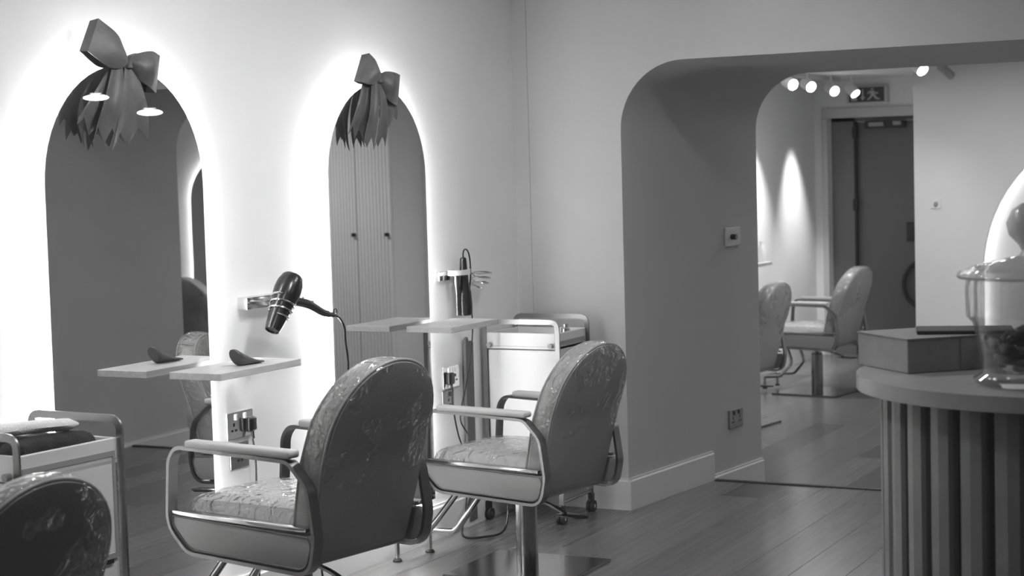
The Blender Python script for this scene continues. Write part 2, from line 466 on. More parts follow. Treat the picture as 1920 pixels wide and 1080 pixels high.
def tail(bm, y0, w0, z0, x0, y1l, z1l, y1r, z1r, x1, notch=.045, nv=12, nu=10, ripple=.006, ph=0, thick=.002):
    """ribbon tail from the knot down, cut with a double swallow notch"""
    rows = []
    for i in range(nu+1):
        s = i/nu; row = []
        for k in range(nv+1):
            t = k/nv
            top = Vector((x0, y0-w0/2+w0*t, z0)); bot = Vector((x1, y1l+(y1r-y1l)*t, z1l+(z1r-z1l)*t))
            tri = abs(((t*2) % 1)*2-1)          # 1 at the tips, 0 in the notches
            bot.z += notch*(1-tri)
            e = 1-(1-s)**1.5
            p = Vector((x0+(x1-x0)*s, top.y+(bot.y-top.y)*e, top.z+(bot.z-top.z)*s))
            p.x += ripple*math.sin(2.6*PI*t+ph)*s + .018*math.sin(PI*s)
            row.append(p)
        rows.append(row)
    F = [[bm.verts.new(p) for p in r] for r in rows]; K = [[bm.verts.new(p-Vector((thick, 0, 0))) for p in r] for r in rows]
    for i in range(nu):
        for k in range(nv):
            bm.faces.new((F[i][k], F[i][k+1], F[i+1][k+1], F[i+1][k])); bm.faces.new((K[i][k], K[i+1][k], K[i+1][k+1], K[i][k+1]))
        bm.faces.new((F[i][0], F[i+1][0], K[i+1][0], K[i][0])); bm.faces.new((F[i][nv], K[i][nv], K[i+1][nv], F[i+1][nv]))
    for k in range(nv):
        bm.faces.new((F[0][k], K[0][k], K[0][k+1], F[0][k+1])); bm.faces.new((F[nu][k], F[nu][k+1], K[nu][k+1], K[nu][k]))
    return bm
def V3(y, z, x): return (x, y, z)
def bow(loc, label, loops, tails, knot=(.026, .032)):
    t = thing('ribbon_bow', label, 'bow', loc, group='satin bows on top of the mirrors')
    for ea, eb, belly in loops:
        bm = ribbon(B(), ea, eb, belly=belly)
        # the ribbon turns at the outer end and comes back behind
        bm2 = ribbon(bm, [(p[0]*.25+.004, p[1]*.985, p[2]*.985-.003) for p in ea], [(p[0]*.25+.004, p[1]*.985, p[2]*.985+.003) for p in eb], belly=-.002)
        # side wall joining the two at the outer end
        a, b = Vector(ea[-1]), Vector(eb[-1])
        a2, b2 = Vector((a.x*.25+.004, a.y*.985, a.z*.985-.003)), Vector((b.x*.25+.004, b.y*.985, b.z*.985+.003))
        vs = [bm.verts.new(p) for p in (a, b, b2, a2)]; bm.faces.new(vs)
        obj('loop', bm, M_BOW, t, smooth=True)
    for a in tails: obj('tail', tail(B(), *a[:10], ph=a[10] if len(a) > 10 else 0), M_BOW, t, smooth=True)
    bm = B(); lathe(bm, [(0, -knot[1]*.6), (knot[0]*.55, -knot[1]*.55), (knot[0]*.42, 0), (knot[0]*.6, knot[1]*.55), (0, knot[1]*.6)], 14, cx=.052)
    obj('knot', bm, M_BOW, t, smooth=True)
    return t
# origin: the knot, 4 cm off the glass. x towards the room, y to the right, z up
K1 = (.056, 4.365, 1.915)
def R1(y, z, x): return (x, y-K1[1], z-K1[2])
bow((K1[0], K1[1]-.02, K1[2]), 'larger dark satin bow on top of the left arched mirror',
    [([R1(4.36, 1.925, .05), R1(4.335, 1.96, .06), R1(4.30, 2.0, .065), R1(4.235, 2.043, .05)], [R1(4.36, 1.905, .05), R1(4.31, 1.893, .06), R1(4.25, 1.898, .065), R1(4.18, 1.94, .05)], .02),
     ([R1(4.37, 1.925, .05), R1(4.41, 1.945, .06), R1(4.46, 1.953, .07), R1(4.512, 1.942, .06)], [R1(4.37, 1.905, .05), R1(4.40, 1.865, .06), R1(4.44, 1.84, .07), R1(4.485, 1.822, .06)], .022)],
    [(-.035, .05, -.01, .035, 4.135-K1[1], 1.72-K1[2], 4.25-K1[1], 1.655-K1[2], .035, .038),
     (-.045, .045, .0, .048, 4.185-K1[1], 1.675-K1[2], 4.30-K1[1], 1.655-K1[2], .05, .05, 1.5),
     (.005, .04, -.01, .05, 4.275-K1[1], 1.642-K1[2], 4.45-K1[1], 1.668-K1[2], .045, .05, .8)])
K2 = (.056, 5.865, 1.92)
def R2(y, z, x): return (x, y-K2[1], z-K2[2])
bow((K2[0], K2[1]-.02, K2[2]), 'smaller dark satin bow on top of the arched mirror further right',
    [([R2(5.86, 1.93, .05), R2(5.845, 1.96, .06), R2(5.82, 1.985, .065), R2(5.80, 2.012, .05)], [R2(5.86, 1.91, .05), R2(5.82, 1.895, .06), R2(5.77, 1.89, .065), R2(5.735, 1.90, .05)], .02),
     ([R2(5.87, 1.93, .05), R2(5.90, 1.945, .06), R2(5.95, 1.943, .07), R2(6.01, 1.936, .06)], [R2(5.87, 1.90, .05), R2(5.89, 1.85, .06), R2(5.92, 1.825, .07), R2(5.985, 1.812, .06)], .022)],
    [(-.06, .06, -.005, .035, 5.655-K2[1], 1.70-K2[2], 5.76-K2[1], 1.665-K2[2], .035, .045),
     (-.03, .05, -.01, .05, 5.72-K2[1], 1.66-K2[2], 5.80-K2[1], 1.64-K2[2], .055, .045, 1.2),
     (.01, .03, -.01, .05, 5.82-K2[1], 1.65-K2[2], 5.90-K2[1], 1.655-K2[2], .045, .04, .8),
     (.03, .03, -.01, .035, 5.88-K2[1], 1.70-K2[2], 6.03-K2[1], 1.76-K2[2], .03, .03, 2.2)])

# ================================================================== SHELVES
def shelf(x, y0, y1, z, label):
    t = thing('wall_shelf', label, 'shelf', (x, (y0+y1)/2, z), group='short wooden shelves beside the mirrors')
    L = (y1-y0)/2
    obj('board', box(B(), 0, .205, -L, L, -.023, 0, .0015, 1), M_SHELF, t)
    bm = B(); box(bm, -x+.0005, .03, L-.10, L-.06, -.030, -.0235); box(bm, -x+.0005, -x+.006, L-.10, L-.06, -.07, -.02)
    obj('bracket', bm, M_BAND, t)
    return t
shelf(.102, 4.49, 4.945, .926, 'short pale wooden shelf beside the left mirror, dryer nozzle on it')
shelf(.095, 6.01, 6.41, .9345, 'short pale wooden shelf under the hanging black hair tool')

# ================================================================== SOCKETS AND SWITCH
def socket(loc, rz, label, w=.155, h=.095, gang=2, plugs=(), mt=M_CHROME, cat='socket', group='metal wall sockets'):
    """local: plate in the x-z plane, facing -y"""
    t = thing('wall_socket', label, cat, loc, rz, group)
    obj('plate', box(B(), -w/2, w/2, -.008, -.0005, -h/2, h/2, .003), mt, t)
    xs = (-w*.25, w*.25) if gang == 2 else (0,)
    for x in xs:
        bm = B()
        box(bm, x-.004, x+.004, -.0095, -.0075, -.002, .010); box(bm, x-.016, x-.006, -.0095, -.0075, -.020, -.013); box(bm, x+.006, x+.016, -.0095, -.0075, -.020, -.013)
        obj('pin_holes', bm, M_BLACK, t)
        bm = B(); sx = .012 if x <= 0 else -.012
        box(bm, x+sx-.006, x+sx+.006, -.013, -.007, h*.20, h*.42, .002)
        obj('rocker_switch', bm, M_BLACK if mt == M_BAND else M_WHITE, t)
    for x in plugs:
        bm = B(); box(bm, x-.024, x+.024, -.034, -.009, -.03, .022, .009, 3)
        cyl(bm, (x, -.024, -.026), (x, -.03, -.055), .007, 10, .004)
        obj('plug', bm, M_BLACK, t, smooth=True)
    return t
SR = -PI/2   # faces +x  (local -y -> +x)
SR = PI/2
socket((0, 4.995, .680), SR, 'upper double socket by the left mirror with a black plug on its right', plugs=(.045,), mt=M_CHROME)
socket((0, 4.985, .572), SR, 'lower socket plate under the left double socket', w=.11, h=.09, gang=0 or 1, mt=M_BAND)
socket((0, 6.525, .670), SR, 'upper double socket behind the second chair with a black plug on its left', w=.14, plugs=(-.035,), mt=M_CHROME)
socket((0, 6.495, .570), SR, 'lower socket plate under the second double socket', w=.10, h=.09, gang=1, plugs=(), mt=M_BAND)
jr = PI/2-math.atan(.1045)
socket((xj(8.296)+.001, 8.296, .272), jr, 'low double socket on the archway side wall', w=.155, mt=M_BAND)
t = thing('dimmer_switch', 'square pale wall plate with black dimmer knob in the archway', 'switch', (xj(8.30)+.001, 8.30, 1.187), jr)
obj('plate', box(B(), -.085, .085, -.008, -.0005, -.047, .047, .003), M_LIGHTF, t)
bm = B(); cyl(bm, (-.02, -.008, 0), (-.02, -.035, 0), .014, 16); obj('knob', bm, M_BLACK, t, smooth=True)

# ================================================================== SALON CHAIRS
def side_loop(o=0, L=0.0):
    P = [(.302-.0+o, .60), (.27+o, .636+o), (-.19-o, .628+o), (-.262-o, .56), (-.283-o, .42), (-.262-o, .315-o), (.235+o, .325-o), (.318+o, .40)]
    r = [.08, .05, .05, .07, .1, .09, .09, .09]
    return P, r
def make_chair(loc, rz, label, lift=0, cover=True, tone=M_VINYL, group='salon chairs wrapped in clear plastic', foot=(.06, .11), base_rz=0, reach=.54, size=1):
    t = thing('salon_chair', label, 'chair', loc, rz, group); t.scale = (size, size, size)
    z = lift
    # seat frame and cushion
    bm = B(); box(bm, -.20, .27, -.20, .20, .335+z, .42+z, .02); obj('seat_base', bm, M_VINYLD, t, smooth=True)
    bm = B(); n = 14
    grid = []
    for i in range(n+1):
        row = []
        for j in range(n+1):
            u, v = i/n, j/n; x = -.19+.50*u; y = -.20+.40*v
            edge = min(1, 6*min(u, 1-u, v, 1-v)+.0); e = math.sqrt(max(0, 1-(1-edge)**2))
            if u > .8: y *= 1-.12*((u-.8)/.2)**2
            zz = .425+z+.065*e+.010*math.sin(PI*u)*math.sin(PI*v)-.012*u
            row.append(bm.verts.new((x, y, zz)))
        grid.append(row)
    for i in range(n):
        for j in range(n): bm.faces.new((grid[i][j], grid[i+1][j], grid[i+1][j+1], grid[i][j+1]))
    rim = [grid[i][0] for i in range(n+1)]+[grid[n][j] for j in range(1, n+1)]+[grid[i][n] for i in range(n-1, -1, -1)]+[grid[0][j] for j in range(n-1, 0, -1)]
    low = [bm.verts.new((v.co.x, v.co.y, .41+z)) for v in rim]
    for i in range(len(rim)): bm.faces.new((rim[i], rim[(i+1) % len(rim)], low[(i+1) % len(low)], low[i]))
    bm.faces.new(low[::-1])
    seat = obj('seat_cushion', bm, M_SEAT, t, smooth=True)
    if cover:
        bm = B(); n2 = 28
        g = []
        for i in range(n2+1):
            row = []
            for j in range(n2+1):
                u, v = i/n2, j/n2; x = -.185+.50*u; y = (-.205+.41*v)*(1-(.12*((u-.8)/.2)**2 if u > .8 else 0))
                edge = min(1, 6*min(u, 1-u, v, 1-v)); e = math.sqrt(max(0, 1-(1-edge)**2))
                zz = .431+z+.065*e+.010*math.sin(PI*u)*math.sin(PI*v)-.012*u
                zz += .004*abs(noise.noise(Vector((x*14, y*9+label.__len__(), 1))))+.002*noise.noise(Vector((x*40, y*30, 3)))
                row.append(bm.verts.new((x, y, zz)))
            g.append(row)
        for i in range(n2):
            for j in range(n2): bm.faces.new((g[i][j], g[i+1][j], g[i+1][j+1], g[i][j+1]))
        obj('seat_cover', bm, M_PLASTIC, t, smooth=True, label='clear wrinkled plastic film over the seat')
    # sides: closed steel band that is arm, front post, bottom and rear post
    P, r = side_loop()
    for s in (1, -1):
        y = .235*s
        pts = fillet([(a, y, b+z) for a, b in P], r, 7, closed=True)
        obj('arm_band', sweep(B(), pts, rect(.034, .011), closed=True, up=(0, 1, 0)) if False else sweep(B(), pts, rect(.011, .036), closed=True, up=(0, 1, 0)), M_BAND, t, smooth=True)
        # upholstered side panel
        poly = [(.298, .433), (-.262, .425), (-.272, .40), (-.252, .326), (.228, .334), (.302, .405)]
        pp = fillet([(a, 0, b) for a, b in poly], [.008, .008, .03, .07, .08, .05], 6, closed=True)
        bm = prism(B(), [(p.x, p.z+z) for p in pp], 1, y-.012, y+.012, .006, 2)
        sp = obj('side_panel', bm, M_VINYL, t, smooth=True)
        obj('piping', tube(B(), [(p.x*.985, y+s*.013, (p.z-.38)*.94+.38+z) for p in pp], .0028, 6, closed=True), M_PIPE, sp)
        obj('top_rail', box(B(), -.255, .292, y-.018, y+.018, .434+z, .447+z, .003), M_CHROME, t, smooth=True)
        bm = B(); box(bm, -.205, .225, y-.024, y+.024, .637+z, .660+z, .009, 3); obj('arm_pad', bm, M_ARM, t, smooth=True)
    # back: reclined tombstone slab
    ax = lambda zz: -.130-.25*(zz-.33)-.12*max(0, zz-.62)
    W = .218
    outline = []
    zb, zs, zt = .325, .68, .902
    for k in range(7): outline.append((W-.02*(1-k/6.0)**2, zb+(zs-zb)*k/6))
    for k in range(1, 25):
        a = PI*k/24
        outline.append((W*math.cos(a), zs+(zt-zs)*math.sin(a)**.9))
    for k in range(5, -1, -1): outline.append((-(W-.02*(1-k/6.0)**2), zb+(zs-zb)*k/6))
    # rounded bottom corners
    cy_, cz_ = 0, .62
    def ringpts(dx, scale, zadd=0):
        res = []
        for y, zz in outline:
            y2 = y*scale; z2 = cz_+(zz-cz_)*scale
            res.append(Vector((ax(z2)+dx, y2, z2+z)))
        return res
    TH = .092
    layers = [(0.0, .90), (.004-.0, .955), (-.012, .99), (-.03, 1.0), (-TH+.03, 1.0), (-TH+.012, .99), (-TH-.002, .955), (-TH-.008, .88)]
    def shell(bm, ls, grow=0, wr=0, cap=True, zmin=None):
        rings = []
        for dx, sc in ls:
            pts = ringpts(dx, sc+grow)
            if wr:
                pts = [p+Vector((wr*noise.noise(p*9+Vector((len(label), 0, 0))), wr*.8*noise.noise(p*12), wr*noise.noise(p*7+Vector((3, 3, 3))))) for p in pts]
            rings.append([bm.verts.new(p) for p in pts])
        N = len(outline)
        for A, Bq in zip(rings[:-1], rings[1:]):
            for k in range(N): bm.faces.new((A[k], A[(k+1) % N], Bq[(k+1) % N], Bq[k]))
        if cap:
            for rg, dx, sgn in ((rings[0], ls[0][0], 1), (rings[-1], ls[-1][0], -1)):
                prev = rg
                for sc, bul in ((.7, .008), (.45, .014), (.2, .017)):
                    bs = ls[0][1] if sgn > 0 else ls[-1][1]
                    pts = ringpts(dx+sgn*bul, (bs+grow)*sc)
                    if wr: pts = [p+Vector((wr*(noise.noise(p*13+Vector((len(label), 0, 0)))+.6*abs(noise.noise(p*22))), 0, 0)) for p in pts]
                    nr = [bm.verts.new(p) for p in pts]
                    for k in range(N): bm.faces.new((prev[k], prev[(k+1) % N], nr[(k+1) % N], nr[k]))
                    prev = nr
                c = bm.verts.new(sum((v.co for v in prev), Vector())/N)
                for k in range(N): bm.faces.new((prev[k], prev[(k+1) % N], c))
        return bm
    bk = obj('backrest', shell(B(), layers), tone, t, smooth=True)
    for dx, sc in ((-.006, .982), (-TH+.006, .982)):
        obj('piping', tube(B(), ringpts(dx, sc), .0045, 8, closed=True), M_PAD, bk, smooth=True)
    if cover:
        bm = shell(B(), layers, grow=.012, wr=.006)
        # keep the film on the upper part only
        bmesh.ops.bisect_plane(bm, geom=bm.verts[:]+bm.edges[:]+bm.faces[:], plane_co=(0, 0, .52+z), plane_no=(.12, .05, 1), clear_inner=True)
        obj('back_cover', bm, M_PLASTIC, t, smooth=True, label='clear wrinkled plastic film over the backrest')
    # underside, column, base
    bm = B(); box(bm, -.12, .12, -.12, .12, .315+z, .336+z, .004); obj('mounting_plate', bm, M_BLACK, t)
    bm = B(); lathe(bm, [(0, .0), (.042, 0), (.042, .27), (.036, .275), (.036, .285), (.02, .285), (.02, .318+z), (0, .318+z)], 28, cz=.012)
    obj('column', bm, M_COLUMN, t, smooth=True)
    bm = B(); box(bm, -.25, .25, -.235, .235, 0, .012, .004, 2, mtx=Matrix.Rotation(base_rz, 4, 'Z')); obj('base_plate', bm, M_BASEPLATE, t)
    bm = B()
    sweep(bm, catmull([(0.02, .05, .30+z), (-.06, .06, .298+z), (-.16, .07, .285+z), (-.25, .085, .26+z)], 5), rect(.016, .008), up=(0, 0, 1))
    prism(bm, [(-.22, .045), (-.34, .055), (-.36, .09), (-.33, .13), (-.22, .115)], 2, .252+z, .258+z, .002)
    obj('pump_lever', bm, M_BASEPLATE, t, smooth=True)
    # footrest
    fc, fw = foot; R = .0125
    zt_ = .09+z
    pts = [(.20, fc+fw*.8, .33+z), (reach-.23, fc+fw*.9, .20+z), (reach-.14, fc+fw, zt_+.01), (reach, fc+fw, zt_), (reach, fc-fw, zt_), (reach-.14, fc-fw, zt_+.01), (reach-.23, fc-fw*.9, .20+z), (.20, fc-fw*.8, .33+z)]
    obj('footrest', tube(B(), fillet(pts, [0, .05, .06, .035, .035, .06, .05, 0], 6), R, 12), M_CHROME, t, smooth=True)
    for s in (1, -1):
        bm = B(); cyl(bm, (reach-.005, fc+s*fw*.9, zt_), (reach-.005, fc+s*fw*.9, .012+z), .010, 12); fo = obj('footrest_foot', bm, M_CHROME, t, smooth=True)
        bm = B(); lathe(bm, [(0, .0005), (.019, .0005), (.019, .006), (.012, .014), (0, .014)], 16, cx=reach-.005, cy=fc+s*fw*.9, cz=z); obj('rubber_pad', bm, M_RUBBER, fo, smooth=True)
    return t
def face(deg): return PI-math.radians(deg)
make_chair((.758, 4.265, 0), face(10.6), 'salon chair in front of the left mirror, plastic-wrapped', lift=.127, foot=(.0, .11))
make_chair((.631, 5.972, 0), face(11), 'salon chair in front of the second mirror, near the corner', lift=0, base_rz=math.radians(11))
make_chair((.64, 2.96, 0), face(8), 'salon chair cut off at the bottom left, only its back top showing', lift=0, tone=M_VINYLD, foot=(0, .11))
make_chair((-.15, 12.25, FLO), face(9), 'far-room salon chair with its whole base showing, near the door', lift=.02, foot=(0, .11), reach=.38)
make_chair((-.21, 10.57, FLO), face(8), 'far-room salon chair half hidden by the archway side', lift=.02, foot=(0, .11))
make_chair((4.85, 11.15, FLO), face(92), 'far-room salon chair seen only in the left mirror', lift=.02, foot=(0, .11))

# ================================================================== TROLLEYS
def make_trolley(loc, rz, label, w=.35, l=.38, face_end=False):
    """x across, y along; handles arch over the two y ends"""
    t = thing('salon_trolley', label, 'trolley', loc, rz, 'white steel-framed salon trolleys')
    hw, hl = w/2, l/2; zt, zh = .835, .885
    # body
    bm = B(); box(bm, -hw+.012, hw-.008, -hl+.012, hl-.012, .13, .76, .004); obj('cabinet', bm, M_WHITEMETAL, t)
    # tray with raised rim
    bm = B()
    box(bm, -hw+.008, hw-.004, -hl+.008, hl-.008, .765, .775)
    for a in ((-hw+.008, -hw+.02, -hl+.008, hl-.008), (hw-.016, hw-.004, -hl+.008, hl-.008), (-hw+.02, hw-.016, -hl+.008, -hl+.02), (-hw+.02, hw-.016, hl-.02, hl-.008)):
        box(bm, a[0], a[1], a[2], a[3], .775, zt, .003)
    obj('tray', bm, M_WHITEMETAL, t)
    # long sides with a recessed panel
    for s in (1, -1):
        xx = s*(hw-.006); a, b = (xx, xx+s*.004); lo, hi = min(a, b), max(a, b)
        bm = B()
        box(bm, lo, hi, -hl+.02, hl-.02, .50, .515); box(bm, lo, hi, -hl+.02, hl-.02, .785, .80)
        box(bm, lo, hi, -hl+.02, -hl+.03, .515, .785); box(bm, lo, hi, hl-.03, hl-.02, .515, .785)
        obj('panel_frame', bm, M_PAD, t)
        bm = B(); box(bm, lo-.0005, hi-.002 if s > 0 else hi, -hl+.03, hl-.03, .515, .783, .003); obj('drawer_front', bm, M_WHITEMETAL, t)
        bm = B(); box(bm, lo, hi, -hl+.04, hl-.04, .487, .498); obj('drawer_gap', bm, M_BLACK, t)
    # arched end frames of flat steel
    for s in (1, -1):
        y = s*(hl-.0)
        pts = fillet([(-hw, y, .08), (-hw, y, zh), (hw, y, zh), (hw, y, .08)], .035, 6)
        obj('end_frame', sweep(B(), pts, rect(.022, .007), up=(0, 1, 0)), M_BAND, t, smooth=True)
        for xx in (-hw+.03, hw-.03):
            bm = B(); cyl(bm, (xx, y, .782), (xx, y+s*.018, .782), .011, 12); obj('knob', bm, M_PAD, t, smooth=True)
    for sx in (1, -1):
        bm = B(); tube(bm, [(sx*hw, -hl, .095), (sx*hw, hl, .095)], .008, 8); obj('lower_rail', bm, M_BAND, t, smooth=True)
        for sy in (1, -1):
            x, y = sx*(hw), sy*(hl)
            bm = B(); box(bm, x-.010, x+.010, y-.018, y+.018, .045, .085, .004)
            c = obj('caster', bm, M_BLACK, t)
            for q in (-.010, .010):
                bm = B(); cyl(bm, (x+q-.006, y, .026), (x+q+.006, y, .026), .026, 20); obj('wheel', bm, M_RUBBER, c, smooth=True)
            bm = B(); cyl(bm, (x-.018, y, .026), (x+.018, y, .026), .009, 14); obj('hub', bm, M_CHROME, c, smooth=True)
    return t
make_trolley((.285, 3.62, 0), -math.radians(4), 'white trolley at the bottom left with towels in its tray', w=.345, l=.38)
make_trolley((.205, 6.955, 0), 0, 'white trolley in the corner behind the second chair', w=.36, l=.31)
make_trolley((-.72, 11.86, FLO), 0, 'white trolley in the far room beside the archway edge', w=.34, l=.34)

# things in the near trolley tray
TM = Matrix.Translation((.285, 3.62, 0)) @ Matrix.Rotation(-math.radians(4), 4, 'Z')
def rolled(name, pts, r, mt, label, cat, group=None):
    P = catmull([TM @ Vector(p) for p in pts], 6); bm = B(); rings = []
    N = len(P)
    for i, p in enumerate(P):
        t_ = (P[min(i+1, N-1)]-P[max(i-1, 0)]).normalized(); s = t_.cross(Vector((0, 0, 1))).normalized(); q = s.cross(t_)
        k = min(1, .35+min(i, N-1-i)/3.0)
        rings.append([bm.verts.new(p+(s*math.cos(a)*1.25+q*math.sin(a)*.75)*r*k*(1+.14*noise.noise(p*30+Vector((a, 0, 0))))) for a in [2*PI*j/14 for j in range(14)]])
    for A, Bq in zip(rings[:-1], rings[1:]):
        for j in range(14): bm.faces.new((A[j], A[(j+1) % 14], Bq[(j+1) % 14], Bq[j]))
    bm.faces.new(rings[0]); bm.faces.new(rings[-1][::-1])
    return tag(obj(name, bm, mt, smooth=True), label, cat, group)
rolled('folded_cloth', [(.09, -.17, .830), (.10, -.06, .832), (.10, .05, .832), (.08, .15, .824)], .044, M_TOWELB, 'black folded cloth lying in the front trolley tray', 'cloth')
rolled('folded_cloth', [(-.04, -.16, .82), (-.04, -.05, .822), (-.04, .06, .82), (-.04, .14, .815)], .038, M_TOWELB, 'second black cloth behind, under the white towel', 'cloth')
rolled('towel', [(.02, -.16, .884), (.05, -.07, .886), (.075, .02, .884), (.09, .11, .878)], .023, M_TOWELW, 'white twisted towel lying on the black cloth, front one', 'towel')
rolled('towel', [(-.05, -.14, .872), (-.03, -.04, .878), (-.01, .06, .874), (.01, .13, .868)], .021, M_TOWELW, 'white twisted towel lying on the black cloth, rear one', 'towel')
# things on the corner trolley
bm = B(); tube(bm, catmull([(.16, 6.95, .800), (.22, 6.93, .803), (.30, 6.94, .80)], 6), .022, 14)
tag(obj('hair_roller', bm, M_BLACK, smooth=True), 'black roll lying in the corner trolley tray', 'roller')
bm = B(); lathe(bm, [(0, 0), (.022, 0), (.024, .03), (.020, .065), (.012, .07), (.012, .085), (0, .085)], 20, cx=.335, cy=6.99, cz=.776)
tag(obj('glass_bottle', bm, M_CHROME, smooth=True), 'small shiny pot at the right end of the corner trolley tray', 'pot')
# thin dark strip on the wall in place of the trolley post's shadow
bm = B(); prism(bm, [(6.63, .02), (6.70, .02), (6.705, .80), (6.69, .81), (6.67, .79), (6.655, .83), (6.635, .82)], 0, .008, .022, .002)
tag(obj('shadow_strip', bm, mat('shadow_strip_tone', .10, .7)), 'dark narrow strip standing in for a shadow on the wall beside the corner trolley', 'board')

# ================================================================== HAIR DRYER ON THE LEFT WALL
def holder_block(loc, label, spiral):
    t = thing('dryer_holder', label, 'holder', loc, group='chrome wall holders for hair tools')
    bm = B(); box(bm, .0005, .045, -.10, .10, -.022, .022, .005); obj('wall_bar', bm, M_CHROME, t, smooth=True)
    obj('spiral', tube(B(), spiral, .0035, 8), M_CHROME, t, smooth=True)
    return t
H1 = (0, 5.11, 1.105)
# axis of the dryer body, world
Atop, Anoz = Vector((.17, 5.115, 1.195)), Vector((.16, 4.99, 1.015))
ax_d = (Anoz-Atop).normalized(); qd = ax_d.to_track_quat('Z', 'Y').to_matrix().to_4x4(); qd.translation = Atop
def dl(p): return qd @ Vector(p)
L_ = (Anoz-Atop).length
sp = []
s0 = Vector(H1)
sp += [Vector((.03, .06, 0)), Vector((.07, .03, 0)), ]
for k in range(3*16+1):
    a = 2*PI*k/16; zc = .090+.075*k/48; rr = .047-.008*k/48
    p = dl((rr*math.cos(a+1.0), rr*math.sin(a+1.0), zc)); sp.append(p-s0)
holder_block(H1, 'chrome spiral holder on the wall carrying the hair dryer', sp)
t = thing('hair_dryer', 'black hair dryer hanging nozzle down in the left spiral holder', 'hair dryer', tuple(Atop))
prof = [(0, .004), (.028, .002), (.032, -.002), (.038, .004), (.047, .03), (.049, .06), (.046, .09), (.040, .115), (.036, .145), (.031, .19), (.026, L_), (.022, L_), (.022, L_-.004), (0, L_-.004)]
q0 = qd.copy(); q0.translation = (0, 0, 0)
bm = B(); lathe(bm, prof, 32, mtx=q0); obj('body', bm, M_BLACK, t, smooth=True)
bm = B(); tube(bm, [q0 @ Vector((.027*math.cos(a), .027*math.sin(a), -.001)) for a in [2*PI*k/28 for k in range(28)]], .0022, 6, closed=True); obj('intake_ring', bm, M_CHROME, t, smooth=True)
bm = B(); c = q0 @ Vector((0, 0, .085)); box(bm, c.x+.030, c.x+.041, c.y-.01, c.y+.006, c.z-.006, c.z+.006, .002); obj('badge', bm, M_CHROME, t)
Hs, He = Vector((.17, 5.115, 1.108))-Atop, Vector((.165, 5.375, 1.036))-Atop
bm = B(); P = catmull([Hs, Hs.lerp(He, .35)+Vector((0, 0, .006)), Hs.lerp(He, .7)+Vector((0, 0, -.004)), He], 6); rings = []
for i, p in enumerate(P):
    s_ = i/(len(P)-1); rr = .019*(1-s_)+.008*s_ + (.004*math.sin(PI*s_)); d_ = (He-Hs).normalized(); u_ = Vector((1, 0, 0)); v_ = d_.cross(u_).normalized()
    rings.append([bm.verts.new(p+u_*rr*.8*math.cos(a)+v_*rr*math.sin(a)) for a in [2*PI*j/14 for j in range(14)]])
for A, Bq in zip(rings[:-1], rings[1:]):
    for j in range(14): bm.faces.new((A[j], A[(j+1) % 14], Bq[(j+1) % 14], Bq[j]))
bm.faces.new(rings[0]); bm.faces.new(rings[-1][::-1]); obj('handle', bm, M_BLACK, t, smooth=True)
bm = B()
for q_ in (.18, .42): 
    c = Hs.lerp(He, q_)+Vector((.0, 0, .018)); box(bm, c.x-.006, c.x+.006, c.y-.012, c.y+.012, c.z-.004, c.z+.006, .002)
obj('switch', bm, M_BLACK, t)
bm = B(); c = He+Vector((0, .012, .012)); tube(bm, [c+Vector((0, .011*math.cos(a), .011*math.sin(a))) for a in [2*PI*k/18 for k in range(18)]], .0022, 6, closed=True); obj('hanging_loop', bm, M_BLACK, t, smooth=True)
cord = [He+Atop, Vector((.165, 5.41, 1.025)), Vector((.165, 5.445, .985)), Vector((.165, 5.45, .93)), Vector((.16, 5.47, .84)), Vector((.14, 5.48, .70)), Vector((.10, 5.46, .50)), Vector((.05, 5.44, .25)), Vector((.045, 5.42, .06)), Vector((.09, 5.42, .012)), Vector((.17, 5.45, .007)), Vector((.23, 5.36, .007)), Vector((.29, 5.33, .007)), Vector((.33, 5.20, .007))]
obj('cord', tube(B(), [p-Atop for p in catmull(cord, 8)], .0042, 8), M_BLACK, t, smooth=True)

# plug leads
tag(obj('plug_lead', tube(B(), catmull([(.03, 5.034, .626), (.035, 5.04, .55), (.03, 5.045, .40), (.03, 5.05, .2), (.03, 5.03, .05), (.06, 5.0, .008), (.12, 4.9, .007)], 8), .0035, 8), M_BLACK, smooth=True), 'thin black lead hanging from the left double socket', 'cable')
tag(obj('plug_lead', tube(B(), catmull([(.03, 6.49, .615), (.035, 6.48, .55), (.03, 6.53, .42), (.03, 6.58, .33), (.03, 6.60, .2), (.03, 6.58, .10), (.04, 6.55, .04)], 8), .0035, 8), M_BLACK, smooth=True), 'thin black lead hanging from the second double socket', 'cable')

# ================================================================== SECOND HOLDER AND THE BLACK TOOL
H2 = (0, 6.475, 1.107)
sp = [Vector((.012, .05, 0)), Vector((.03, .15, .0))]
for k in range(3*18+1):
    a = 2*PI*k/18; s_ = k/54
    c = Vector((.055, .265-.02*s_, .005-.065*s_)); rr = .048-.012*s_
    sp.append(c+Vector((rr*math.sin(a)*.9, rr*math.cos(a), .02*math.cos(a)*-.6)))
t2 = thing('tool_holder', 'chrome wall holder with empty spiral, above the second shelf', 'holder', H2, group='chrome wall holders for hair tools')
bm = B(); box(bm, .0005, .02, -.05, .09, -.02, .02, .004); obj('wall_bar', bm, M_CHROME, t2, smooth=True)
bm = B(); pts = [Vector((.058+.035*math.cos(a), .055+.075*math.sin(a), .013)) for a in [2*PI*k/32 for k in range(32)]]
sweep(bm, pts, rect(.003, .022), closed=True, up=(0, 0, 1)); obj('ring_band', bm, M_WHITE, t2, smooth=True)
obj('spiral', tube(B(), sp, .003, 8), M_CHROME, t2, smooth=True)
bm = B(); lathe(bm, [(.017, 0), (.016, -.03), (.009, -.065), (.006, -.08), (.0055, -.170), (.0, -.170), ], 20, cx=.055, cy=.035, cz=.0); obj('funnel_tube', bm, M_BAND, t2, smooth=True)
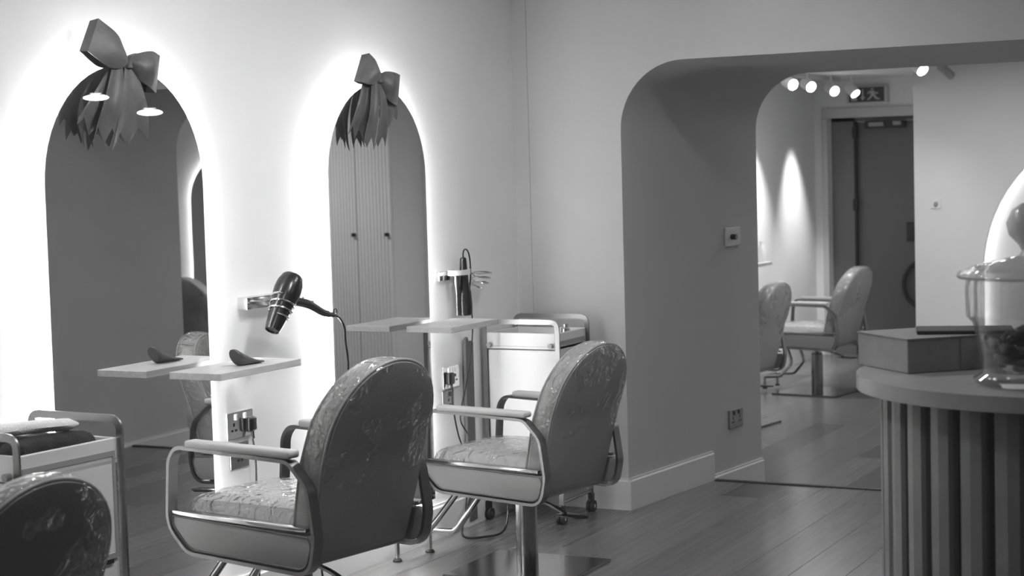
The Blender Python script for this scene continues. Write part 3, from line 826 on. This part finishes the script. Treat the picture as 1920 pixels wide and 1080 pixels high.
TX, TY = .06, 6.565
t3 = thing('curling_tool', 'black tapered electric hair tool hanging upright above the second shelf', 'hair tool', (TX, TY, .932))
bm = B(); lathe(bm, [(0, 0), (.030, .001), (.034, .008), (.035, .05), (.031, .10), (.021, .15), (.017, .20), (.014, .245), (.008, .25), (0, .25)], 28); obj('body', bm, M_BLACK, t3, smooth=True)
obj('cord', tube(B(), catmull([(0, 0, .245), (0, .002, .27), (0, .018, .283), (0, .042, .275), (.004, .052, .24), (.006, .052, .17), (.0, .048, .08), (.012, .045, -.02), (.012, .035, -.12), (.0, .02, -.25), (-.015, -.01, -.36), (-.025, -.02, -.45), (-.025, .04, -.52)], 8), .0033, 8), M_BLACK, t3, smooth=True)

# dryer nozzle on the left shelf
t = thing('dryer_nozzle', 'dark dryer nozzle lying on the left shelf', 'nozzle', (.225, 4.70, .9265))
bm = B(); rings = []
for i in range(13):
    s_ = i/12; y = -.02+.125*s_; ry = .027*(1-s_)**1.4+.005; rx = .026+.004*s_; N = 20
    zc = ry+.000
    if i == 0: ry, rx = ry*.8, rx*.8
    rings.append([bm.verts.new((rx*math.cos(2*PI*j/N), y-.012*math.sin(2*PI*j/N)*(1-s_), zc+ry*math.sin(2*PI*j/N))) for j in range(N)])
for A, Bq in zip(rings[:-1], rings[1:]):
    for j in range(20): bm.faces.new((A[j], A[(j+1) % 20], Bq[(j+1) % 20], Bq[j]))
bm.faces.new(rings[0]); bm.faces.new(rings[-1][::-1])
obj('cone', bm, mat('nozzle_plastic', .07, .35), t, smooth=True)

# cable loop on the floor by the corner
tag(obj('cable_loop', tube(B(), catmull([(.10, 6.60, .22), (.10, 6.52, .19), (.10, 6.45, .10), (.11, 6.40, .05), (.13, 6.38, .010), (.20, 6.42, .008), (.25, 6.50, .02), (.24, 6.57, .10), (.20, 6.60, .20)], 8), .005, 8), M_BLACK, smooth=True), 'black looped cable on the floor under the second chair', 'cable')
tag(obj('hook_cable', tube(B(), catmull([(.212, 6.605, .195), (.22, 6.63, .15), (.24, 6.65, .08), (.24, 6.66, .03), (.245, 6.68, .012), (.26, 6.66, .01), (.25, 6.64, .012)], 8), .007, 8), M_BLACK, smooth=True), 'thicker black cable with a hooked end by the trolley wheels', 'cable')

# ================================================================== RECEPTION COUNTER
CX, CY, CRAD, CZ = 2.972, 4.12, .42, 1.05
ct = thing('reception_counter', 'rounded reception counter clad in vertical slats, right edge', 'counter', (CX, CY, 0))
XE = 1.9      # straight run to the right
def stadium(r, n=28, x1=XE):
    pts = [(r*math.cos(a), r*math.sin(a)) for a in [PI/2+PI*k/n for k in range(n+1)]]
    return pts+[(x1, -r), (x1, r)]
obj('core', prism(B(), stadium(CRAD-.022), 2, 0.002, CZ-.03), M_COUNTERD, ct)
obj('worktop', prism(B(), stadium(CRAD+.058, 48), 2, CZ-.034, CZ, .006, 2), M_CTOP, ct, smooth=True)
def slat_mesh():
    bm = B(); w_, d_ = .061, .028
    poly = [(-w_/2, 0), (w_/2, 0), (w_/2, d_*.55), (w_/2*.82, d_*.85), (0, d_), (-w_/2*.82, d_*.85), (-w_/2, d_*.55)]
    prism(bm, poly, 2, .004, CZ-.036); return bm
base = obj('slat', slat_mesh(), M_COUNTER, ct)
def place(o, x, y, ang): o.location = (x, y, 0); o.rotation_euler = (0, 0, ang)
pitch = math.radians(11.3); rr = CRAD-.024; first = True
k = 0
while k*pitch <= PI+.01:
    a = PI/2+.05+k*pitch
    o = base if first else link(base.copy()); first = False; o.parent = ct
    place(o, rr*math.cos(a), rr*math.sin(a), a-PI/2); k += 1
for i in range(1, int(XE/.083)):
    for s in (1, -1):
        o = link(base.copy()); o.parent = ct; place(o, .035+i*.083-.03, s*rr, 0 if s > 0 else PI)

# cardboard box on it
bx = thing('cardboard_box', 'low grey cardboard box on the counter beside the jar', 'box', (2.665, 4.10, CZ), math.radians(45))
obj('carton', box(B(), -.105, .15, -.065, .165, .0005, .078, .0015, 1), M_CARD, bx)
obj('lid', prism(B(), [(-.107, -.067), (.152, -.067), (.152, .167), (-.107, .167)], 2, .0785, .0815), M_CARD, bx)
obj('seam', box(B(), .035, .0355, -.0662, -.0648, .002, .077), mat('seam_dark', .14, .8), bx)
bm = B(); box(bm, -.075, .15, -.02, .11, .0, .008, .002, 1)
tag(obj('black_book', bm, M_RUBBER), 'thin black book lying on the grey box', 'book'); o = bpy.data.objects['black_book']; o.location = (2.70, 4.12, CZ+.0825); o.rotation_euler = (0, 0, math.radians(15))

# glass jar
JX, JY = 2.935, 3.86
jt = thing('glass_jar', 'big lidded glass jar on the counter at the right edge', 'jar', (JX, JY, CZ+.001))
bm = B(); lathe(bm, [(.0, .0), (.105, 0), (.118, .006), (.120, .014), (.100, .026), (.103, .05), (.114, .11), (.120, .135), (.134, .150), (.136, .21), (.134, .232), (.131, .232), (.132, .21), (.130, .153), (.116, .138), (.110, .11), (.099, .05), (.095, .03), (0, .03)], 48)
obj('bowl', bm, M_GLASS, jt, smooth=True)
bm = B(); lathe(bm, [(.150, .232), (.155, .238), (.150, .246), (.11, .262), (.05, .274), (.022, .280), (.016, .29), (.022, .302), (.043, .325), (.048, .35), (.036, .378), (.016, .392), (0, .394)], 48)
obj('lid', bm, clear_mat('lid_glass', .12, .10, bump=.3, bump_scale=30, white=.45, tint=.5), jt, smooth=True)
bm = B(); rj = random.Random(4)
for i in range(60):
    a = rj.uniform(0, 2*PI); r_ = .085*math.sqrt(rj.random()); zz = .042+rj.uniform(0, .062)
    rr_ = rj.uniform(.010, .017)
    q_ = Matrix.Translation((r_*math.cos(a), r_*math.sin(a), zz)) @ Matrix.Rotation(rj.uniform(0, PI), 4, 'X') @ Matrix.Rotation(rj.uniform(0, PI), 4, 'Z')
    bmesh.ops.create_icosphere(bm, subdivisions=1, radius=rr_, matrix=q_ @ Matrix.Diagonal((1.4, 1, .8, 1)))
s_ = obj('wrapped_sweets', bm, mat('sweets_mixed', .12, .4, noise_amt=.8, noise_scale=25), kind='stuff', smooth=True)
s_.location = (JX, JY, CZ+.001); tag(s_, 'dark small sweets filling the lower half of the glass jar', 'sweets')

# ================================================================== FAR ROOM THINGS
tr = thing('exit_sign', 'dark emergency exit sign above the far door', 'sign', (-.425, DY-.005, 2.115))
obj('panel', box(B(), -.175, .175, -.035, .0, -.075, .075, .006), M_LIGHTF, tr)
obj('face', box(B(), -.155, .15, -.038, -.0355, -.062, .062), M_SIGN, tr)
def flat(parent, polys, name):
    bm = B()
    for p in polys: prism(bm, p, 1, -.0405, -.0385)
    return obj(name, bm, M_SIGNW, parent)
flat(tr, [[(.035, .045), (.05, .052), (.062, .045), (.05, .034)], [(.03, .03), (.06, .03), (.07, .0), (.05, -.012), (.035, .0)], [(.05, -.01), (.07, .0), (.09, -.03), (.115, -.035), (.11, -.046), (.08, -.043)], [(.035, .0), (.05, -.012), (.04, -.03), (.012, -.05), (.004, -.04), (.028, -.022)], [(.06, .03), (.085, .012), (.10, .02), (.098, .008), (.085, .0), (.066, .014)], [(.03, .03), (.034, .018), (.012, .004), (.004, .012)]], 'running_figure')
flat(tr, [[(-.04, .045), (-.028, .045), (-.028, -.02), (-.012, -.02), (-.034, -.05), (-.056, -.02), (-.04, -.02)]], 'arrow')
flat(tr, [[(-.135, .045), (-.085, .045), (-.085, -.05), (-.135, -.05)]], 'door_symbol')

trk = thing('track_light', 'ceiling track with the spotlights in the far room', 'track light', (0, 0, FAR_H))
obj('track', box(B(), -.60, -.55, 11.5, 14.3, -.03, -.001), M_LIGHTF, trk)
def spot_head(p, d, label, r=.038):
    t = thing('spotlight', label, 'spotlight', p, group='white ceiling spotlights in the far room')
    d = Vector(d).normalized(); bm = B(); cyl(bm, -d*.10, Vector((0, 0, 0)), r*1.12, 20); obj('housing', bm, M_WHITE, t, smooth=True)
    bm = B(); cyl(bm, d*.0005, d*.003, r, 24); obj('lamp_face', bm, M_SPOTFACE, t)
    bm = B(); cyl(bm, -d*.06, Vector((-d.x*.06, -d.y*.06, FAR_H-p[2]-.002)), .008, 8); obj('stem', bm, M_WHITE, t, smooth=True)
    return t
Cc = Vector((3.658, 0, 1.54))
def far_pt(px, py, z):
    d = CF+CR*(px-960)/3276.45-CU*(py-540)/3276.45; return Cc+d*((z-Cc.z)/d.z)
for (px, py, z, lb, dd) in ((1487, 159, 2.12, 'spotlight in the archway, leftmost of the row of lit ones', (.75, -.6, -.35)),
                        (1521, 163, 2.12, 'second lit spotlight from the left in the archway', (.72, -.62, -.38)),
                        (1565, 171, 2.12, 'third lit spotlight from the left in the archway', (.68, -.66, -.4)),
                        (1604, 176, 2.10, 'spotlight hanging in front of the exit sign', (.7, -.3, -.75)),
                        (1730, 132, 2.13, 'lit spotlight at the top right above the partition', (.65, -.45, -.6))):
    p = far_pt(px, py, z); spot_head(tuple(p), dd, lb)
for (px, py, lb) in ((1775, 133, 'unlit spotlight left one of two above the partition'), (1803, 134, 'unlit spotlight right one of two above the partition')):
    p = far_pt(px, py, 2.14); t = thing('spotlight', lb, 'spotlight', tuple(p), group='white ceiling spotlights in the far room')
    bm = B(); cyl(bm, (.02, .05, -.03), (-.03, -.05, .03), .028, 18); obj('housing', bm, M_FRAME, t, smooth=True)
    bm = B(); cyl(bm, (0, 0, .02), (0, 0, FAR_H-p.z-.002), .007, 8); obj('stem', bm, M_FRAME, t)
# hose ring next to the far door
t = thing('hose_ring', 'black ring-shaped hose hanging low on the far door', 'hose', (-.01, DY+.09, .49))
bm = B(); tube(bm, [Vector((.15*math.cos(a), 0, .19*math.sin(a))) for a in [2*PI*k/32 for k in range(32)]], .018, 10, closed=True); obj('ring', bm, M_RUBBER, t, smooth=True)
bm = B(); lathe(bm, [(0, -.15), (.04, -.15), (.045, .08), (.03, .12), (.012, .14), (0, .15)], 18, cy=-.0); obj('canister', bm, M_RUBBER, t, smooth=True)
# thermostat on the partition
t = thing('thermostat', 'small round thermostat on the white partition wall', 'thermostat', (.79, PY, 1.245))
bm = B(); box(bm, -.035, .035, -.006, -.0005, -.035, .035, .004); obj('plate', bm, M_WALL, t)
bm = B(); cyl(bm, (0, -.006, 0), (0, -.022, 0), .014, 16); obj('dial', bm, M_FRAME, t, smooth=True)
# far shelf at the archway edge
t = thing('far_shelf', 'pale shelf on the left wall of the far room', 'shelf', (-.9, 12.62, .80))
obj('board', box(B(), 0, .22, -.24, .24, -.025, 0, .002), M_SHELF, t); obj('bracket', box(B(), .0005, .03, -.03, .03, -.09, -.0255), M_BAND, t)
bm = B(); lathe(bm, [(0, 0), (.03, 0), (.032, .10), (.015, .13), (.015, .16), (0, .16)], 20)
o = tag(obj('white_jar', bm, M_WHITE, smooth=True), 'small white bottle standing on the far shelf', 'bottle'); o.location = (-.74, 12.78, .801)

# fluted cupboard that the second mirror shows
cb = thing('fluted_cupboard', 'tall pale cupboard with fluted double doors, seen in the second mirror', 'cupboard', (3.675, PY-.25, FLO))
obj('carcass', box(B(), -.30, .30, -.22, .249, .002, 2.13, .004), M_WHITEMETAL, cb)
for s in (-1, 1):
    bm = B(); x0, x1 = (-.295, .012) if s < 0 else (.018, .295)
    box(bm, x0, x1, -.236, -.221, .02, 2.11)
    n = 10
    for i in range(n):
        c = x0+(i+.5)*(x1-x0)/n
        prism(bm, [(c-.0125, -.2355), (c-.009, -.244), (c, -.247), (c+.009, -.244), (c+.0125, -.2355)], 2, .03, 2.10)
    d_ = obj('fluted_door', bm, M_WHITEMETAL, cb)
    hx = -.265 if s < 0 else .035; bm = B(); cyl(bm, (hx, -.247, 1.21), (hx, -.275, 1.21), .015, 12)
    obj('handle', bm, M_BLACK, d_, smooth=True)
# mirror in the far room whose glow the left mirror shows
t = thing('arched_mirror', 'arched back-lit mirror of the far room, seen in the left mirror', 'mirror', (5.245, PY-.0, .05), -PI/2, group='back-lit arched mirrors of the far room')
obj('glass', prism(B(), arch_poly(0, .38, 0, 1.70, 24, .38), 0, .030, .036), M_MIRROR, t)
obj('backing', prism(B(), arch_poly(0, .33, .05, 1.65, 24, .33), 0, .002, .0295), M_DARKBACK, t)
obj('led_strip', sweep(B(), [(0.017, y, z) for y, z in arch_poly(0, .345, .035, 1.665, 32, .345)], rect(.018, .010), closed=True, up=(1, 0, 0)), M_LED, t)

# street lamps behind the camera that the shop window mirrors
for (px, py), lb in (((180, 183), 'street-side bulkhead lamp mirrored left in the shop window'), ((281, 211), 'street-side bulkhead lamp mirrored right in the shop window')):
    d = CF+CR*(px-960)/3276.45-CU*(py-540)/3276.45
    hitp = Cc+d*((.858-0)/d.y); dd = Vector((d.x, -d.y, d.z)); p = hitp+dd*6.5
    t = thing('bulkhead_lamp', lb, 'lamp', tuple(p), math.atan2(dd.x, -dd.y)*-1)
    bm = B(); lathe(bm, [(.056*math.sin(PI*k/10), -.014*math.cos(PI*k/10)) for k in range(11)], 24, mtx=None)
    obj('diffuser', bm, emis('bulkhead_glow', 1, 14), t, smooth=True)
    bm = B(); box(bm, -.04, .04, -.02, .02, .016, .024, .003); obj('housing', bm, M_WHITE, t)
